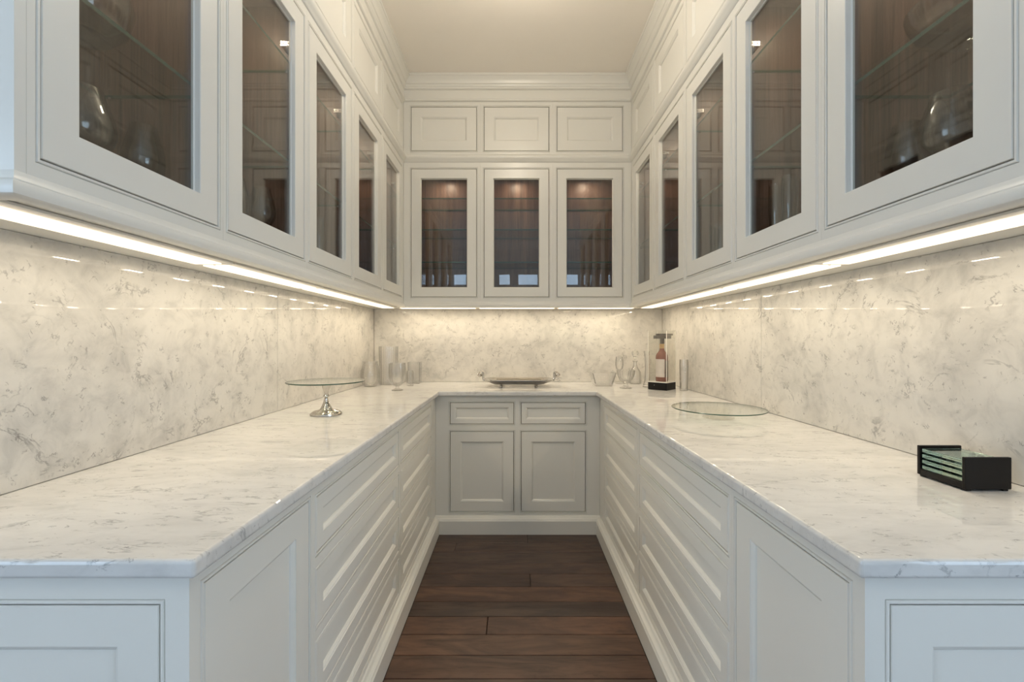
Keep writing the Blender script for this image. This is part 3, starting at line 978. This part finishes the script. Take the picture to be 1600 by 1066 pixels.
for sx, sy in ((-1, -1), (1, -1), (-1, 1), (1, 1)):
    a, b = sorted((sx * h, sx * (k + 0.0002)))
    c, d = sorted((sy * h, sy * (k + 0.0002)))
    part('edge_glint_strip', MB().box(a, b, c, d, 0.055, 0.395, Tc), M['acrylic_edge'], r)  # near-white strips paint in the bright refraction along the case corners
zb = ZT + 0.0548
r = thing('wine_bottle', (cx, cy, zb), 'rose-coloured bottle with pale label and dark T-shaped top inside the acrylic case', 'bottle')
part('bottle_body', MB().lathe([(0, 0.0), (0.038, 0.0), (0.040, 0.004), (0.040, 0.165), (0.037, 0.180), (0.024, 0.198), (0.016, 0.210), (0.015, 0.222), (0, 0.222)], 40, (cx, cy, zb)), M['rose'], r, smooth_sh=True)
part('neck_foil', MB().lathe([(0, 0.2222), (0.0155, 0.2222), (0.0155, 0.245), (0.017, 0.246), (0.017, 0.252), (0, 0.252)], 28, (cx, cy, zb)), M['foil'], r, smooth_sh=True)
def band(a0, a1, z0, z1, rad):
    mb = MB()
    n = 16
    rings = []
    for q in range(n + 1):
        a = a0 + (a1 - a0) * q / n
        rings.append([(cx + rr * math.cos(a), cy + rr * math.sin(a), zb + z) for rr, z in ((rad, z0), (rad + 0.0006, z0), (rad + 0.0006, z1), (rad, z1))])
    mb.rings(rings)
    return mb
part('front_label', band(PI * 0.98, PI * 1.54, 0.030, 0.150, 0.0402), M['label'], r, smooth_sh=True)
part('side_label', band(PI * 1.56, PI * 2.06, 0.030, 0.140, 0.0402), M['label_dark'], r, smooth_sh=True)
Ts = RT((cx + 0.002, cy, zb), 0.25)
mb = MB().box(-0.011, 0.011, -0.011, 0.011, 0.2525, 0.288, Ts)
mb.box(-0.055, 0.057, -0.020, 0.020, 0.288, 0.310, Ts)
mb.box(-0.036, 0.070, -0.022, 0.022, 0.310, 0.322, Ts)
part('bottle_top', mb, M['grey_plastic'], r, bevel=0.002)

# black coaster holder with glass coasters
bx0, bx1, by0, by1 = 1.004, 1.108, 0.998, 1.118
zt = ZT + 0.0005
r = thing('coaster_holder', ((bx0 + bx1) / 2, (by0 + by1) / 2, ZT), 'black open-sided box holding glass coasters at the right front', 'coaster holder')
part('end_plate', MB().box(bx0, bx1, by0, by0 + 0.008, zt + 0.004, zt + 0.0755), M['black'], r, bevel=0.0015)
part('end_plate', MB().box(bx0, bx1, by1 - 0.008, by1, zt + 0.004, zt + 0.0755), M['black'], r, bevel=0.0015)
part('tray_base', MB().box(bx0 + 0.001, bx1 - 0.001, by0 + 0.0082, by1 - 0.0082, zt + 0.004, zt + 0.016), M['black'], r)
for xx, yy in ((bx0 + 0.005, by0 + 0.003), (bx1 - 0.016, by0 + 0.003), (bx0 + 0.005, by1 - 0.014), (bx1 - 0.016, by1 - 0.014)):
    part('foot', MB().box(xx, xx + 0.011, yy, yy + 0.011, zt, zt + 0.0038), M['black'], r)
part('side_bar', MB().box(bx0 + 0.001, bx0 + 0.0035, by0 + 0.0082, by1 - 0.0082, zt + 0.0162, zt + 0.0185), M['black'], r)
for q, w in enumerate(('lowest', 'second from below', 'third from below', 'topmost')):
    zc = zt + 0.0190 + q * 0.0137
    mb = MB().box(bx0 + 0.0038, bx1 - 0.004, by0 + 0.0100, by1 - 0.0100, zc, zc + 0.0088)
    o = part('glass_coaster', mb, M['green_glass'], loc=((bx0 + bx1) / 2, (by0 + by1) / 2, zc), bevel=0.001)
    tag(o, 'pale green square glass coaster in the black holder, %s of four' % w, 'coaster', 'glass coasters in the black holder')
    b = MB()
    for xx in (bx0 + 0.012, bx1 - 0.022):
        for yy in (by0 + 0.045, by1 - 0.055):
            b.box(xx, xx + 0.008, yy, yy + 0.008, zc - 0.0047, zc - 0.0002)
    part('rubber_foot', b, M['black'], o)

# ------------------------------------------------------------------ glasses inside the cabinets
FL = 1.5774
SH1 = 1.925 + 0.0094
wine = [(0, 0), (0.036, 0), (0.0365, 0.0015), (0.010, 0.006), (0.0045, 0.014), (0.004, 0.085), (0.008, 0.096), (0.028, 0.112), (0.043, 0.135), (0.047, 0.158), (0.043, 0.190), (0.034, 0.225), (0.029, 0.248),
        (0.0275, 0.248), (0.0325, 0.225), (0.0415, 0.190), (0.0455, 0.158), (0.0415, 0.136), (0.026, 0.1145), (0.006, 0.100), (0, 0.099)]
flute = [(0, 0), (0.032, 0), (0.0325, 0.0015), (0.008, 0.006), (0.004, 0.014), (0.0038, 0.060), (0.010, 0.075), (0.021, 0.110), (0.026, 0.170), (0.024, 0.262), (0.0225, 0.262), (0.0245, 0.170), (0.0195, 0.112), (0.008, 0.080), (0, 0.078)]
tumb = shell([(0.030, 0), (0.032, 0.003), (0.034, 0.12), (0.036, 0.235)], 0.002, 0.012)
globe = shell([(0.040, 0), (0.052, 0.006), (0.078, 0.035), (0.090, 0.085), (0.080, 0.140), (0.060, 0.180), (0.055, 0.200)], 0.003, 0.006)
bowl = shell([(0.050, 0), (0.056, 0.004), (0.095, 0.030), (0.112, 0.060), (0.118, 0.085)], 0.003, 0.005)
GL = 'glasses in the left cabinets'
GR = 'glasses in the right cabinets'
def sc(p, s, sr=None):
    return [(a * (sr or s), b * s) for a, b in p]
items = [
    ('wine_glass', (-0.965, 1.165, FL), wine, 'wine glass low in the nearest left cabinet, farther of two', GL),
    ('wine_glass', (-0.955, 0.985, FL), sc(wine, 1.0, 1.35), 'broad wine glass low in the nearest left cabinet, nearer of two', GL),
    ('glass_globe_vase', (-0.950, 0.985, SH1), globe, 'large round clear vase on the middle shelf of the nearest left cabinet', GL),
    ('wine_glass', (-0.925, 1.640, FL), wine, 'stemmed glass low in the second left cabinet, farther of two', GL),
    ('wine_glass', (-0.960, 1.540, FL), wine, 'stemmed glass low in the second left cabinet, nearer of two', GL),
    ('champagne_flute', (-0.915, 2.090, FL), flute, 'slim flute low in the third left cabinet', GL),
    ('wine_glass', (1.010, 1.155, FL), wine, 'wine glass low in the nearest right cabinet, farthest of three', GR),
    ('wine_glass', (1.005, 1.035, FL), sc(wine, 1.06, 1.25), 'broad wine glass low in the nearest right cabinet, middle of three', GR),
    ('wine_glass', (1.040, 0.912, FL), sc(wine, 1.0, 1.2), 'broad wine glass low in the nearest right cabinet, nearest of three', GR),
    ('glass_bowl_dish', (1.010, 0.985, SH1), bowl, 'wide clear bowl on the middle shelf of the nearest right cabinet', GR),
    ('champagne_flute', (0.960, 1.645, FL), flute, 'tall flute low in the second right cabinet, farthest of three', GR),
    ('champagne_flute', (0.955, 1.555, FL), flute, 'tall flute low in the second right cabinet, middle of three', GR),
    ('champagne_flute', (0.970, 1.465, FL), flute, 'tall flute low in the second right cabinet, nearest of three', GR),
    ('glass_tumbler', (0.955, 2.110, FL), tumb, 'tall straight glass low in the third right cabinet, farther of two', GR),
    ('glass_tumbler', (0.930, 2.020, FL), sc(tumb, 0.85, 0.9), 'straight glass low in the third right cabinet, nearer of two', GR),
]
for nm, loc, pr, lb, g in items:
    glassware(nm, (loc[0], loc[1], loc[2] + 0.0004), pr, lb, 'glass' if 'bowl' not in nm and 'vase' not in nm else ('bowl' if 'bowl' in nm else 'vase'), g, n=32)
# small white card leaning in the fourth left cabinet
mb = MB()
cl = Vector((-0.93, 2.50, FL + 0.0005))
Tk = lambda x, y, z: (cl.x + x * 0.85 + z * 0.10, cl.y + x * 0.4 - y, cl.z + z)
part_ = part('folded_card', mb.box(-0.05, 0.05, 0, 0.0015, 0, 0.12, Tk), M['card'], loc=cl)
tag(part_, 'small white card standing in the fourth left cabinet', 'card')
